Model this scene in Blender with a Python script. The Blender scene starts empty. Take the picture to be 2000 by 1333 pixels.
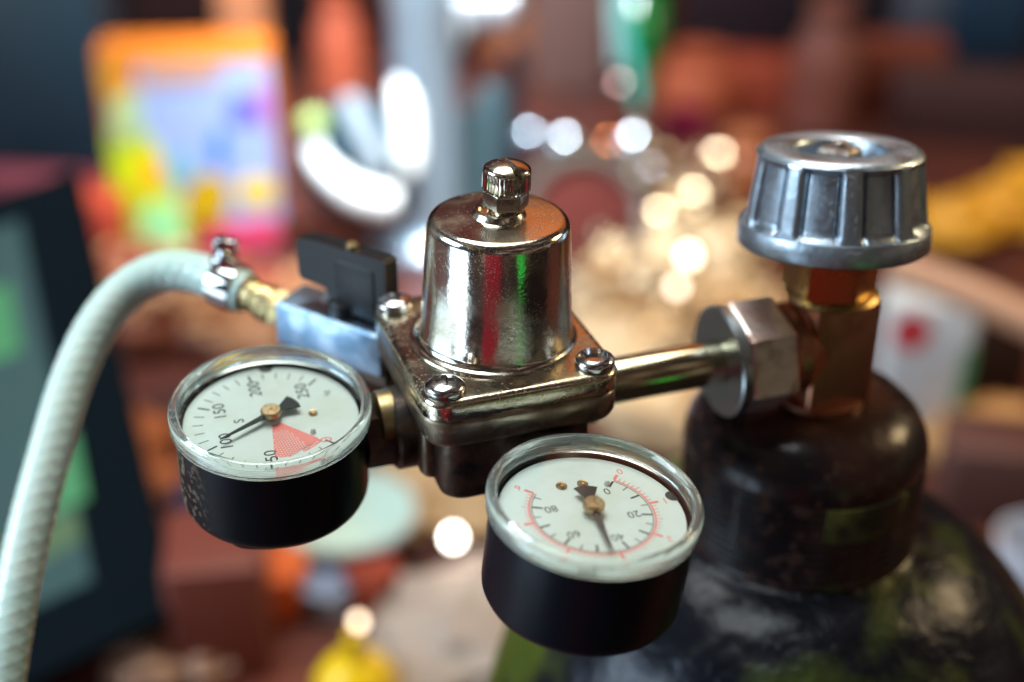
import bpy, bmesh, math, random
from mathutils import Matrix, Vector, noise
random.seed(7)
S = 0.001                                   # everything below is written in millimetres
PI = math.pi
rad = math.radians
scn = bpy.context.scene
COL = scn.collection

# ------------------------------------------------------------------ camera
PITCH = 29.0
FPX = 2778.0                                # focal length in photo pixels (2000 wide)
CAM = Vector((4.4, -324.4, 178.0))
FW = Vector((0, math.cos(rad(PITCH)), -math.sin(rad(PITCH))))
UP = Vector((0, math.sin(rad(PITCH)), math.cos(rad(PITCH))))
cam_d = bpy.data.cameras.new('camera')
cam = bpy.data.objects.new('camera', cam_d); COL.objects.link(cam)
cam.location = CAM * S
cam.rotation_euler = (rad(90 - PITCH), 0, 0)
cam_d.sensor_width = 36.0
cam_d.lens = 36.0 * FPX / 2000.0
cam_d.clip_start = 0.01; cam_d.clip_end = 50
cam_d.dof.use_dof = True
cam_d.dof.focus_distance = 0.345
cam_d.dof.aperture_fstop = 4.0
cam_d.dof.aperture_blades = 0
scn.camera = cam

# ------------------------------------------------------------------ world + lamps
w = bpy.data.worlds.new('World'); scn.world = w; w.use_nodes = True
nt = w.node_tree; nt.nodes.clear()
wo = nt.nodes.new('ShaderNodeOutputWorld'); bg = nt.nodes.new('ShaderNodeBackground')
tc = nt.nodes.new('ShaderNodeTexCoord'); nz = nt.nodes.new('ShaderNodeTexNoise'); rp = nt.nodes.new('ShaderNodeValToRGB')
nz.inputs['Scale'].default_value = 3.2; nz.inputs['Detail'].default_value = 3; nz.inputs['Roughness'].default_value = .62
nt.links.new(tc.outputs['Generated'], nz.inputs['Vector']); nt.links.new(nz.outputs['Fac'], rp.inputs['Fac'])
e = rp.color_ramp.elements
e[0].position = .36; e[0].color = (.018, .028, .040, 1)
e[1].position = .72; e[1].color = (.85, .66, .42, 1)
a = e.new(.47); a.color = (.05, .03, .025, 1)
a = e.new(.56); a.color = (.13, .07, .05, 1)
a = e.new(.63); a.color = (.38, .33, .27, 1)
nt.links.new(rp.outputs['Color'], bg.inputs['Color']); bg.inputs['Strength'].default_value = .62
nt.links.new(bg.outputs[0], wo.inputs['Surface'])

def area(name, loc, target, size, power, col, sy=None):
    l = bpy.data.lights.new(name, 'AREA'); l.energy = power; l.color = col
    l.shape = 'RECTANGLE'; l.size = size * S; l.size_y = (sy or size) * S
    o = bpy.data.objects.new(name, l); COL.objects.link(o)
    o.location = Vector(loc) * S
    o.rotation_euler = (Vector(target) - Vector(loc)).to_track_quat('-Z', 'Y').to_euler()
    return o
area('window_light', (-1500, -250, 650), (0, 100, -50), 900, 27, (.66, .85, 1.0), 800)
area('low_left_fill', (-1050, -560, -420), (0, 0, 0), 700, 4.6, (.66, .84, 1.0), 640)  # soft light added low on the left to brighten left-facing metal
area('skylight', (-250, 350, 1500), (0, 150, -50), 900, 20, (.92, 1.0, .98))
area('back_lamp', (150, 1000, 1900), (50, 1050, -300), 800, 15, (1.0, .85, .68))
area('tap_fill', (-60, 600, 330), (-105, 880, -200), 140, 3.0, (.86, .95, 1.0)).data.spread = rad(62)  # unseen lamp added to brighten the tap alone
area('warm_lamp', (900, 350, 420), (20, 0, -10), 240, 3.2, (1.0, .74, .40))

scn.view_settings.view_transform = 'Standard'
scn.view_settings.look = 'None'
scn.view_settings.exposure = 0.08
scn.view_settings.gamma = 1
scn.cycles.use_denoising = True
scn.cycles.max_bounces = 16
scn.cycles.transmission_bounces = 12
scn.cycles.sample_clamp_indirect = 8

# ------------------------------------------------------------------ helpers
def lin(c):
    return tuple(((v / 255) / 12.92 if v / 255 <= .04045 else ((v / 255 + .055) / 1.055) ** 2.4) for v in c)

def spot(px, py, z):
    """point of the horizontal plane z seen at photo pixel (px, py)"""
    r = Vector((1, 0, 0)) * ((px - 1000) / FPX) + UP * ((666.5 - py) / FPX) + FW
    return CAM + r * ((z - CAM.z) / r.z)

def deep(px, py, d):
    return CAM + (Vector((1, 0, 0)) * ((px - 1000) / FPX) + UP * ((666.5 - py) / FPX) + FW) * d

MATS = {}
def mat(name, col, rough=.5, metal=0.0, col2=None, nscale=60, npos=(.45, .6), rough2=None, bump=0, bscale=None,
        coat=0, trans=0, ior=1.46, emit=None, estr=0, dust=0, dscale=1400, dpos=(.62, .72), dcol=(.5, .47, .4), stretch=None, aniso=0, sss=0, detail=5, maskx=None):
    if name in MATS: return MATS[name]
    m = bpy.data.materials.new(name); m.use_nodes = True; MATS[name] = m
    t = m.node_tree; n = t.nodes; L = t.links
    b = n['Principled BSDF']
    b.inputs['Base Color'].default_value = (*col, 1); b.inputs['Roughness'].default_value = rough
    b.inputs['Metallic'].default_value = metal; b.inputs['Coat Weight'].default_value = coat
    b.inputs['Coat Roughness'].default_value = .12
    if name in ('tank_paint', 'black_enamel_case', 'dark_painted_collar', 'tablet_black'): b.inputs['Specular IOR Level'].default_value = .05 if name == 'tablet_black' else .28
    b.inputs['Transmission Weight'].default_value = trans; b.inputs['IOR'].default_value = ior
    if sss:
        b.inputs['Subsurface Weight'].default_value = sss; b.inputs['Subsurface Scale'].default_value = .004
    if aniso: b.inputs['Anisotropic'].default_value = aniso
    tc = n.new('ShaderNodeTexCoord'); vec = tc.outputs['Object']
    if stretch:
        mp = n.new('ShaderNodeMapping'); mp.inputs['Scale'].default_value = stretch
        L.new(vec, mp.inputs['Vector']); vec = mp.outputs['Vector']
    base = None
    nn = n.new('ShaderNodeTexNoise'); nn.inputs['Scale'].default_value = nscale; nn.inputs['Detail'].default_value = detail
    L.new(vec, nn.inputs['Vector'])
    mr = n.new('ShaderNodeMapRange'); mr.inputs['From Min'].default_value = npos[0]; mr.inputs['From Max'].default_value = npos[1]
    L.new(nn.outputs['Fac'], mr.inputs['Value']); fac = mr.outputs[0]
    if col2 is not None:
        mx = n.new('ShaderNodeMix'); mx.data_type = 'RGBA'
        mx.inputs['A'].default_value = (*col, 1); mx.inputs['B'].default_value = (*col2, 1)
        L.new(fac, mx.inputs['Factor']); L.new(mx.outputs['Result'], b.inputs['Base Color']); base = mx.outputs['Result']
    if rough2 is not None:
        m2 = n.new('ShaderNodeMapRange'); m2.inputs['To Min'].default_value = rough; m2.inputs['To Max'].default_value = rough2
        L.new(fac, m2.inputs['Value']); L.new(m2.outputs[0], b.inputs['Roughness'])
    if bump:
        n3 = n.new('ShaderNodeTexNoise'); n3.inputs['Scale'].default_value = bscale or nscale; n3.inputs['Detail'].default_value = 4
        L.new(vec, n3.inputs['Vector'])
        bp = n.new('ShaderNodeBump'); bp.inputs['Strength'].default_value = 1.0; bp.inputs['Distance'].default_value = bump * S
        L.new(n3.outputs['Fac'], bp.inputs['Height']); L.new(bp.outputs[0], b.inputs['Normal'])
    if emit:
        b.inputs['Emission Color'].default_value = (*emit, 1); b.inputs['Emission Strength'].default_value = estr
    if dust:
        n4 = n.new('ShaderNodeTexNoise'); n4.inputs['Scale'].default_value = dscale; n4.inputs['Detail'].default_value = 3
        L.new(tc.outputs['Object'], n4.inputs['Vector'])
        n5 = n.new('ShaderNodeTexNoise'); n5.inputs['Scale'].default_value = 70; n5.inputs['Detail'].default_value = 2
        L.new(tc.outputs['Object'], n5.inputs['Vector'])
        ad = n.new('ShaderNodeMath'); ad.operation = 'MULTIPLY_ADD'; ad.inputs[1].default_value = .35
        L.new(n5.outputs['Fac'], ad.inputs[0])
        sb = n.new('ShaderNodeMath'); sb.operation = 'SUBTRACT'; sb.inputs[1].default_value = .175
        L.new(n4.outputs['Fac'], sb.inputs[0]); L.new(sb.outputs[0], ad.inputs[2])
        m4 = n.new('ShaderNodeMapRange'); m4.inputs['From Min'].default_value = dpos[0]; m4.inputs['From Max'].default_value = dpos[1]
        m4.inputs['To Max'].default_value = dust
        L.new(ad.outputs[0], m4.inputs['Value'])
        dout = m4.outputs[0]
        if maskx:
            sx = n.new('ShaderNodeSeparateXYZ'); L.new(tc.outputs['Object'], sx.inputs[0])
            mm = n.new('ShaderNodeMapRange'); mm.inputs['From Min'].default_value = maskx[0]; mm.inputs['From Max'].default_value = maskx[1]
            L.new(sx.outputs['X'], mm.inputs['Value']); mu = n.new('ShaderNodeMath'); mu.operation = 'MULTIPLY'
            L.new(mm.outputs[0], mu.inputs[0]); L.new(dout, mu.inputs[1]); dout = mu.outputs[0]
        df = n.new('ShaderNodeBsdfDiffuse'); df.inputs['Color'].default_value = (*dcol, 1)
        ms = n.new('ShaderNodeMixShader')
        L.new(dout, ms.inputs[0]); L.new(b.outputs[0], ms.inputs[1]); L.new(df.outputs[0], ms.inputs[2])
        L.new(ms.outputs[0], n['Material Output'].inputs['Surface'])
    return m

class MB:
    """collects shapes (mm) into one mesh"""
    def __init__(s): s.v = []; s.f = []; s.m = []; s.mi = 0; s.M = Matrix()
    def add(s, vs, fs, M=None):
        M = s.M @ M if M is not None else s.M
        o = len(s.v); s.v += [M @ Vector(p) for p in vs]
        s.f += [tuple(i + o for i in f) for f in fs]; s.m += [s.mi] * len(fs); return s
    def rings(s, rings, M=None, closed=True, cap0=True, cap1=True):
        n = len(rings[0]); vs = [p for r in rings for p in r]; fs = []
        for k in range(len(rings) - 1):
            for i in range(n if closed else n - 1):
                j = (i + 1) % n
                fs.append((k * n + i, k * n + j, (k + 1) * n + j, (k + 1) * n + i))
        if cap0: fs.append(tuple(range(n - 1, -1, -1)))
        if cap1: fs.append(tuple((len(rings) - 1) * n + i for i in range(n)))
        return s.add(vs, fs, M)
    def lathe(s, prof, M=None, n=64, loop=False, cap0=True, cap1=True):
        if loop: prof = list(prof) + [prof[0]]; cap0 = cap1 = False
        rr = [[(max(r, .001) * math.cos(2 * PI * i / n), max(r, .001) * math.sin(2 * PI * i / n), z) for i in range(n)] for r, z in prof]
        return s.rings(rr, M, True, cap0, cap1)
    def loft(s, fn, levels, M=None):
        return s.rings([[(x, y, z) for x, y in fn(i)] for i, z in levels], M)
    def box(s, x0, x1, y0, y1, z0, z1, r=0, M=None):
        cx, cy = (x0 + x1) / 2, (y0 + y1) / 2; a, b = (x1 - x0) / 2, (y1 - y0) / 2
        T = Matrix.Translation((cx, cy, 0)); M = (M @ T) if M is not None else T
        if not r: return s.loft(lambda i: [(-a, -b), (a, -b), (a, b), (-a, b)], [(0, z0), (0, z1)], M)
        return s.loft(lambda i: rrect(a - i, b - i, r * 1.6), [(r, z0), (r * .3, z0 + r * .3), (0, z0 + r), (0, z1 - r), (r * .3, z1 - r * .3), (r, z1)], M)
    def tube(s, pts, rads, n=16, cap=True):
        rr = []; up = Vector((0, 0, 1)); pts = [Vector(p) for p in pts]
        if not hasattr(rads, '__len__'): rads = [rads] * len(pts)
        prev = None
        for k, p in enumerate(pts):
            t = (pts[min(k + 1, len(pts) - 1)] - pts[max(k - 1, 0)]).normalized()
            if prev is None:
                a = t.cross(up if abs(t.z) < .9 else Vector((1, 0, 0))).normalized()
            else: a = (prev - t * prev.dot(t)).normalized()
            prev = a; b = t.cross(a)
            rr.append([tuple(p + (a * math.cos(2 * PI * i / n) + b * math.sin(2 * PI * i / n)) * rads[k]) for i in range(n)])
        return s.rings(rr, None, True, cap, cap)
    def mesh(s, name, mats, smooth=35, keep=False):
        me = bpy.data.meshes.new(name)
        me.from_pydata([tuple(p * S) for p in s.v], [], s.f)
        for m in (mats if isinstance(mats, (list, tuple)) else [mats]): me.materials.append(m)
        me.polygons.foreach_set('material_index', s.m)
        bm = bmesh.new(); bm.from_mesh(me)
        if not keep: bmesh.ops.recalc_face_normals(bm, faces=bm.faces)
        elif sum(f.normal.z for f in bm.faces) < 0: bmesh.ops.reverse_faces(bm, faces=bm.faces)
        bm.to_mesh(me); bm.free()
        if smooth:
            me.polygons.foreach_set('use_smooth', [True] * len(me.polygons))
            me.set_sharp_from_angle(angle=rad(smooth))
        me.update(); return me
    def build(s, name, mats, parent=None, smooth=35, keep=False):
        o = bpy.data.objects.new(name, s.mesh(name, mats, smooth, keep)); COL.objects.link(o)
        if parent is not None: attach(o, parent)
        return o

def attach(o, parent):
    o.parent = parent
    o.matrix_parent_inverse = Matrix()
    # geometry is in world millimetres: undo the parent's world offset
    o.matrix_basis = world_of(parent).inverted() @ world_of_free(o)
def world_of(o):
    M = o.matrix_basis.copy()
    while o.parent: o = o.parent; M = o.matrix_basis @ M
    return M
def world_of_free(o): return o.matrix_basis.copy()

def tag(o, label, cat, group=None, kind=None):
    if label: o['label'] = label
    if cat: o['category'] = cat
    if group: o['group'] = group
    if kind: o['kind'] = kind
    return o
def thing(name, label, cat, loc=(0, 0, 0), group=None):
    o = bpy.data.objects.new(name, None); COL.objects.link(o); o.location = Vector(loc) * S
    o.empty_display_size = .01
    return tag(o, label, cat, group)

def rrect(a, b, r, n=7):
    r = max(min(r, a, b) * 1.0, .01); out = []
    for cx, cy, a0 in ((a - r, b - r, 0), (-a + r, b - r, 90), (-a + r, -b + r, 180), (a - r, -b + r, 270)):
        for k in range(n):
            t = rad(a0 + 90 * k / (n - 1)); out.append((cx + r * math.cos(t), cy + r * math.sin(t)))
    return out
def ngon(n, R, rot=0): return [(R * math.cos(2 * PI * k / n + rot), R * math.sin(2 * PI * k / n + rot)) for k in range(n)]

def boolean(o, cutter_mb):
    c = cutter_mb.build('cutter', []); c.matrix_basis = Matrix()
    md = o.modifiers.new('b', 'BOOLEAN'); md.operation = 'DIFFERENCE'; md.object = c; md.solver = 'EXACT'
    dg = bpy.context.evaluated_depsgraph_get(); dg.update()
    me = bpy.data.meshes.new_from_object(o.evaluated_get(dg))
    o.modifiers.clear(); o.data = me
    bpy.data.objects.remove(c)
    me.polygons.foreach_set('use_smooth', [True] * len(me.polygons)); me.set_sharp_from_angle(angle=rad(35))
    return o

def text_shape(mb, body, size, M, bold=0):
    cu = bpy.data.curves.new('t', 'FONT'); cu.body = body; cu.size = size * S; cu.align_x = 'CENTER'; cu.align_y = 'CENTER'
    cu.offset = bold * S; cu.resolution_u = 4
    o = bpy.data.objects.new('t', cu); COL.objects.link(o)
    dg = bpy.context.evaluated_depsgraph_get(); dg.update()
    me = bpy.data.meshes.new_from_object(o.evaluated_get(dg))
    mb.add([tuple(v.co / S) for v in me.vertices], [tuple(p.vertices) for p in me.polygons], M)
    bpy.data.objects.remove(o); bpy.data.meshes.remove(me)

def axisM(origin, zdir, xhint=(0, 0, 1)):
    z = Vector(zdir).normalized(); x = Vector(xhint)
    if abs(z.dot(x.normalized())) > .999: x = Vector((1, 0, 0))
    x = (x - z * x.dot(z)).normalized(); y = z.cross(x)
    return Matrix.Translation(origin) @ Matrix((x, y, z)).transposed().to_4x4()

# ------------------------------------------------------------------ materials
NICKEL = mat('nickel_plate', (.76, .73, .66), .12, 1, col2=(.60, .54, .42), nscale=90, npos=(.42, .68), rough2=.30, bump=.05, bscale=700,
             dust=.7, dscale=2600, dpos=(.63, .72), dcol=(.42, .39, .31))
NICKEL2 = mat('nickel_cover', (.68, .62, .50), .16, 1, col2=(.42, .35, .23), nscale=120, npos=(.42, .66), rough2=.34, bump=.10, bscale=500,
              dust=.7, dscale=900, dpos=(.58, .70), dcol=(.36, .31, .22))
CAST = mat('tarnished_casting', (.16, .12, .09), .38, .85, col2=(.05, .04, .04), nscale=110, rough2=.55, bump=.25, bscale=300)
STEEL = mat('screw_steel', (.62, .62, .64), .16, 1, col2=(.40, .38, .36), nscale=300, rough2=.28)
KNOBM = mat('knob_nickel', (.74, .69, .60), .14, 1, col2=(.5, .42, .3), nscale=250, npos=(.5, .7), rough2=.3, dust=.4, dscale=2200, dpos=(.62, .72))
BRASS = mat('brass', (.70, .50, .17), .24, 1, col2=(.42, .24, .10), nscale=80, rough2=.38)
BRASS2 = mat('dull_brass', (.55, .45, .22), .32, 1, col2=(.30, .22, .12), nscale=120, rough2=.45)
DARKHEX = mat('darkened_brass', (.12, .07, .05), .35, .9, col2=(.06, .035, .03), nscale=90)
COPPER = mat('aged_brass_block', (.62, .30, .19), .36, 1, col2=(.40, .17, .10), nscale=60, rough2=.42, bump=.06, bscale=300)
CHROME = mat('chrome', (.78, .80, .82), .06, 1)
ZINC = mat('satin_aluminium', (.46, .56, .66), .33, 1, col2=(.34, .39, .45), nscale=120, npos=(.4, .65), rough2=.5, bump=.18, bscale=260, dust=.35, dscale=800, dpos=(.58, .7), dcol=(.5, .5, .5))
ZINC2 = mat('dirty_aluminium', (.38, .33, .29), .42, .9, col2=(.20, .14, .11), nscale=150, rough2=.6, bump=.2, bscale=300)
BLUEM = mat('ball_valve_chrome', (.44, .58, .74), .28, 1, col2=(.24, .38, .54), nscale=110, rough2=.4, bump=.15, bscale=220)
BLACKP = mat('black_plastic', (.010, .011, .013), .38, 0, bump=.03, bscale=400)
CASEM = mat('black_enamel_case', (.0050, .0060, .010), .30, 0, dust=.8, dscale=520, dpos=(.56, .60), dcol=(.30, .22, .15), bump=.03, bscale=300, maskx=(-.070, -.0790))
DIALM = mat('dial_white', (.68, .76, .74), .55, 0, col2=(.62, .68, .60), nscale=45, npos=(.48, .66))
INK = mat('dial_black_ink', (.012, .022, .028), .5)
RED = mat('dial_red_ink', (.86, .22, .20), .5)
NEEDLE = mat('needle_black', (.004, .010, .014), .6)
HUBM = mat('needle_hub_brass', (.46, .34, .19), .35, 1, col2=(.33, .22, .12), nscale=900)
PLASTIC = mat('clear_plastic', (.88, .95, .93), .04, 0, trans=.93, ior=1.47, bump=.03, bscale=260)
HOSEM = mat('milky_braided_hose', (.54, .72, .66), .28, 0, col2=(.62, .76, .70), nscale=40, coat=.4, sss=.35)

def glass_pane():
    m = bpy.data.materials.new('clear_window'); m.use_nodes = True; t = m.node_tree; n = t.nodes; n.clear(); L = t.links
    o = n.new('ShaderNodeOutputMaterial'); tr = n.new('ShaderNodeBsdfTransparent'); g = n.new('ShaderNodeBsdfGlossy'); mx = n.new('ShaderNodeMixShader')
    tr.inputs[0].default_value = (.95, .98, .97, 1); g.inputs['Roughness'].default_value = .04
    f = n.new('ShaderNodeFresnel'); f.inputs[0].default_value = 1.45
    tc = n.new('ShaderNodeTexCoord'); nn = n.new('ShaderNodeTexNoise'); nn.inputs['Scale'].default_value = 60; nn.inputs['Detail'].default_value = 6
    mr = n.new('ShaderNodeMapRange'); mr.inputs['From Min'].default_value = .52; mr.inputs['From Max'].default_value = .75; mr.inputs['To Max'].default_value = .18
    L.new(tc.outputs['Object'], nn.inputs[0]); L.new(nn.outputs['Fac'], mr.inputs[0])
    df = n.new('ShaderNodeBsdfDiffuse'); df.inputs[0].default_value = (.6, .62, .55, 1); m2 = n.new('ShaderNodeMixShader')
    L.new(f.outputs[0], mx.inputs[0]); L.new(tr.outputs[0], mx.inputs[1]); L.new(g.outputs[0], mx.inputs[2])
    L.new(mr.outputs[0], m2.inputs[0]); L.new(mx.outputs[0], m2.inputs[1]); L.new(df.outputs[0], m2.inputs[2])
    L.new(m2.outputs[0], o.inputs[0]); return m
PANE = glass_pane()

# ------------------------------------------------------------------ the setting: counter, back wall, floor
CZ = -350.0
counter = MB().box(-1500, 1700, -150, 1330, CZ - 40, CZ, 4).build('counter',
    mat('red_brown_wood', lin((108, 52, 38)), .45, 0, col2=lin((60, 32, 32)), nscale=5, npos=(.38, .62), stretch=(1, 5, 1), rough2=.6, coat=.2))
tag(counter, None, None, kind='structure')
floor = MB().box(-4000, 4000, -2500, 4000, -1250, -1200).build('floor', mat('dark_floor', lin((58, 38, 36)), .7, col2=lin((34, 28, 36)), nscale=2))
tag(floor, None, None, kind='structure')
wall = MB().box(-4000, 4000, 3300, 3400, -1200, 1600).build('back_wall',
    mat('dark_red_wall', lin((86, 40, 34)), .6, col2=lin((38, 26, 32)), nscale=1.6, npos=(.42, .56), detail=2))
tag(wall, None, None, kind='structure')

# ------------------------------------------------------------------ the regulator
reg = thing('gas_regulator', 'nickel plated gas regulator with two round gauges, screwed to the cylinder valve', 'regulator', (0, 0, -40))
A19 = rad(19); U = Vector((math.cos(A19), math.sin(A19), 0)); V = Vector((-math.sin(A19), math.cos(A19), 0)); Cc = Vector((-.9, 0, 0))
BM = Matrix.Translation(Cc) @ Matrix.Rotation(A19, 4, 'Z')
rr_ = lambda i: rrect(25.7 - i, 29.2 - i, 7.0 - i * .6)
cover = MB(); cover.M = BM
cover.loft(rr_, [(.4, -5.8), (0, -5.3), (0, -1.9), (.25, -1.1), (.8, -.45), (1.6, -.1), (2.4, 0), (3.4, .02), (10, .1)])
cover = cover.build('cover_plate', NICKEL2, reg, 40)
lower = MB(); lower.M = BM
lower.loft(rr_, [(3.2, -14.6), (1.2, -13.4), (.5, -12), (.3, -7.0), (.7, -6.2), (1.0, -6.0)])
lower.build('body_flange', mat('dull_nickel_casting', (.42, .37, .29), .30, 1, col2=(.22, .17, .12), nscale=90, rough2=.5, bump=.15, bscale=300, dust=.5, dscale=700, dpos=(.6, .72), dcol=(.3, .26, .2)), reg, 40)
body = MB(); body.M = BM
body.loft(lambda i: rrect(20.5 - i, 22.5 - i, 6), [(3.5, -35.5), (1, -34), (0, -31), (0, -15.5), (-1.5, -13.5)])
body.lathe([(0, -38.5), (13, -38.5), (15, -37), (15, -33)], n=48)
for (ax, x0, x1, r) in (('u', -28.5, -19, 11), ('u', 19, 27.5, 10)):     # round bosses for the ports
    M = axisM((x0, 0, -23 if x0 < 0 else -21), (1, 0, 0)); body.lathe([(r * .92, 0), (r, 1), (r, x1 - x0)], M, 40)
body.lathe([(10, 0), (11, 1), (11, 9)], axisM((5.5, -30.5, -25), (0, 1, 0)), 40)
body.build('body', CAST, reg, 40)
# left corner rib, bright casting
rib = MB(); rib.M = BM
rib.loft(lambda i: [(x - 20.5, y - 4) for x, y in rrect(3.2 - i, 11 - i, 2.5)], [(1, -31), (0, -29.5), (0, -14), (-.8, -12.6)])
rib.build('body_rib', MATS['dull_nickel_casting'], reg)

# bonnet: tapered cup flaring into the cover
bon = MB(); bon.M = Matrix.Rotation(rad(1.6), 4, 'Y') @ Matrix.Translation((.2, 0, 0))
prof = [(22.6, -.3)]
for k in range(9):                                     # concave flare
    t = k / 8 * PI / 2; prof.append((22.5 - 2.6 * math.sin(t), .3 + 2.4 * (1 - math.cos(t))))
prof += [(19.6, 4.6), (19.1, 14), (18.5, 24), (18.05, 31.0)]
for k in range(1, 11):
    t = k / 10 * PI / 2; prof.append((18.0 - 2.6 * (1 - math.cos(t)), 31.2 + 2.6 * math.sin(t)))
prof += [(12, 34.05), (6.9, 34.3), (6.6, 34.9), (6.1, 35.6), (5.3, 35.8), (4.9, 35.4), (4.6, 34.7), (2, 34.6), (0, 34.6)]
bon.lathe(prof, n=128)
bonnet = bon.build('bonnet', NICKEL, reg, 30)

# adjusting screw, hexagon, knurled thumb knob with a slot
kx = Matrix.Rotation(rad(2.5), 4, 'Y') @ Matrix.Translation((1.2, 0, 0))
st = MB(); st.M = kx
pr = [(3.3, 32.0)]
z = 33.0
while z < 36.4:
    pr += [(3.35, z), (3.0, z + .2), (3.35, z + .4)]; z += .42
pr += [(3.0, 36.8), (2.9, 39)]
st.lathe(pr, n=48)
st.lathe([(4.3, 34.4), (4.5, 34.6), (4.5, 35.0), (4.2, 35.3), (3.2, 35.4)], n=48)
stem = st.build('adjusting_screw', KNOBM, reg)
kb = MB(); kb.M = kx
hexr = lambda i: ngon(6, 5.75 - i, rad(8))
kb.loft(hexr, [(.9, 36.4), (0, 36.9), (0, 40.3), (.3, 40.8)])
def knurl(i, R=6.05, n=34):
    out = []
    for k in range(n):
        for f, q in ((0, 0), (.34, .70), (.5, .75), (.84, .05)):
            t = 2 * PI * (k + f) / n; out.append(((R - i - q) * math.cos(t), (R - i - q) * math.sin(t)))
    return out
knob = kb.build('thumb_knob', KNOBM, None, 30)
kb2 = MB(); kb2.M = kx
lv = [(.9, 40.8), (.1, 41.2), (0, 41.4), (0, 45.9), (.5, 46.3)]
kb2.rings([[(x, y, z) for x, y in knurl(i)] for i, z in lv])
dome = [(5.6, 45.6), (5.95, 46.2), (5.9, 46.6), (5.6, 47.0), (4.8, 47.5), (3.6, 47.95), (2.4, 48.25), (1.1, 48.4), (0, 48.42)]
kb3 = kb2.build('knob_top', KNOBM, None, 30)
dm = MB(); dm.M = kx; dm.lathe(dome, n=72); dmo = dm.build('knob_dome', KNOBM, None, 30)
SL = MB(); SL.M = kx @ Matrix.Rotation(rad(-62), 4, 'Z')
SL.box(-8, 8, -.9, .9, 43.0, 56)
boolean(dmo, SL); boolean(kb3, SL)
attach(knob, reg); attach(kb3, knob); attach(dmo, knob)
for o in (kb3, dmo): o.matrix_basis = world_of(knob).inverted()
kb3.name = 'knurled_ring'; dmo.name = 'slotted_cap'

# cover screws
def screw(x, y, z, R, turn, kind='cross'):
    T = Matrix.Translation((x, y, z)) @ Matrix.Rotation(rad(turn), 4, 'Z')
    mb = MB(); mb.M = T
    p = [(0, -.4), (R - .6, -.4), (R - .1, -.1), (R, .5)]
    for k in range(9):
        t = k / 8 * PI / 2; p.append((R * math.cos(t) * 1.0 if k else R, .9 + 2.2 * math.sin(t)))
    mb.lathe(p, n=56); o = mb.build('cover_screw', STEEL, None, 40)
    c = MB(); c.M = T
    if kind == 'cross':
        def plus(L, w, z):
            return [(L, -w, z), (L, w, z), (w * 1.5, w * 1.5, z), (w, L, z), (-w, L, z), (-w * 1.5, w * 1.5, z), (-L, w, z), (-L, -w, z), (-w * 1.5, -w * 1.5, z), (-w, -L, z), (w, -L, z), (w * 1.5, -w * 1.5, z)]
        c.rings([plus(1.5, .45, .5), plus(3.3, .62, 4)])
        boolean(o, c)
        for a in ():
            c2 = Matrix.Rotation(rad(a), 4, 'Z')
            c.rings([[(-1.6, -.4, .6), (1.6, -.4, .6), (1.6, .4, .6), (-1.6, .4, .6)], [(-3.4, -.68, 4), (3.4, -.68, 4), (3.4, .68, 4), (-3.4, .68, 4)]], c2)
            o = boolean(o, c); c = MB(); c.M = T
    else:
        c.lathe([(0, 1.0), (3.3, 1.0), (3.9, 4)], n=32); boolean(o, c)
    attach(o, reg); return o
sc = [(-19.6, -23.2), (19.6, -23.0), (-19.6, 23.2), (19.6, 23.2)]
for k, (a, b) in enumerate(sc):
    p = Cc + U * a + V * b
    screw(p.x, p.y, .3, 5.1, (8, 50, 30, 0)[k], 'hex' if k == 1 else 'cross')

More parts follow.
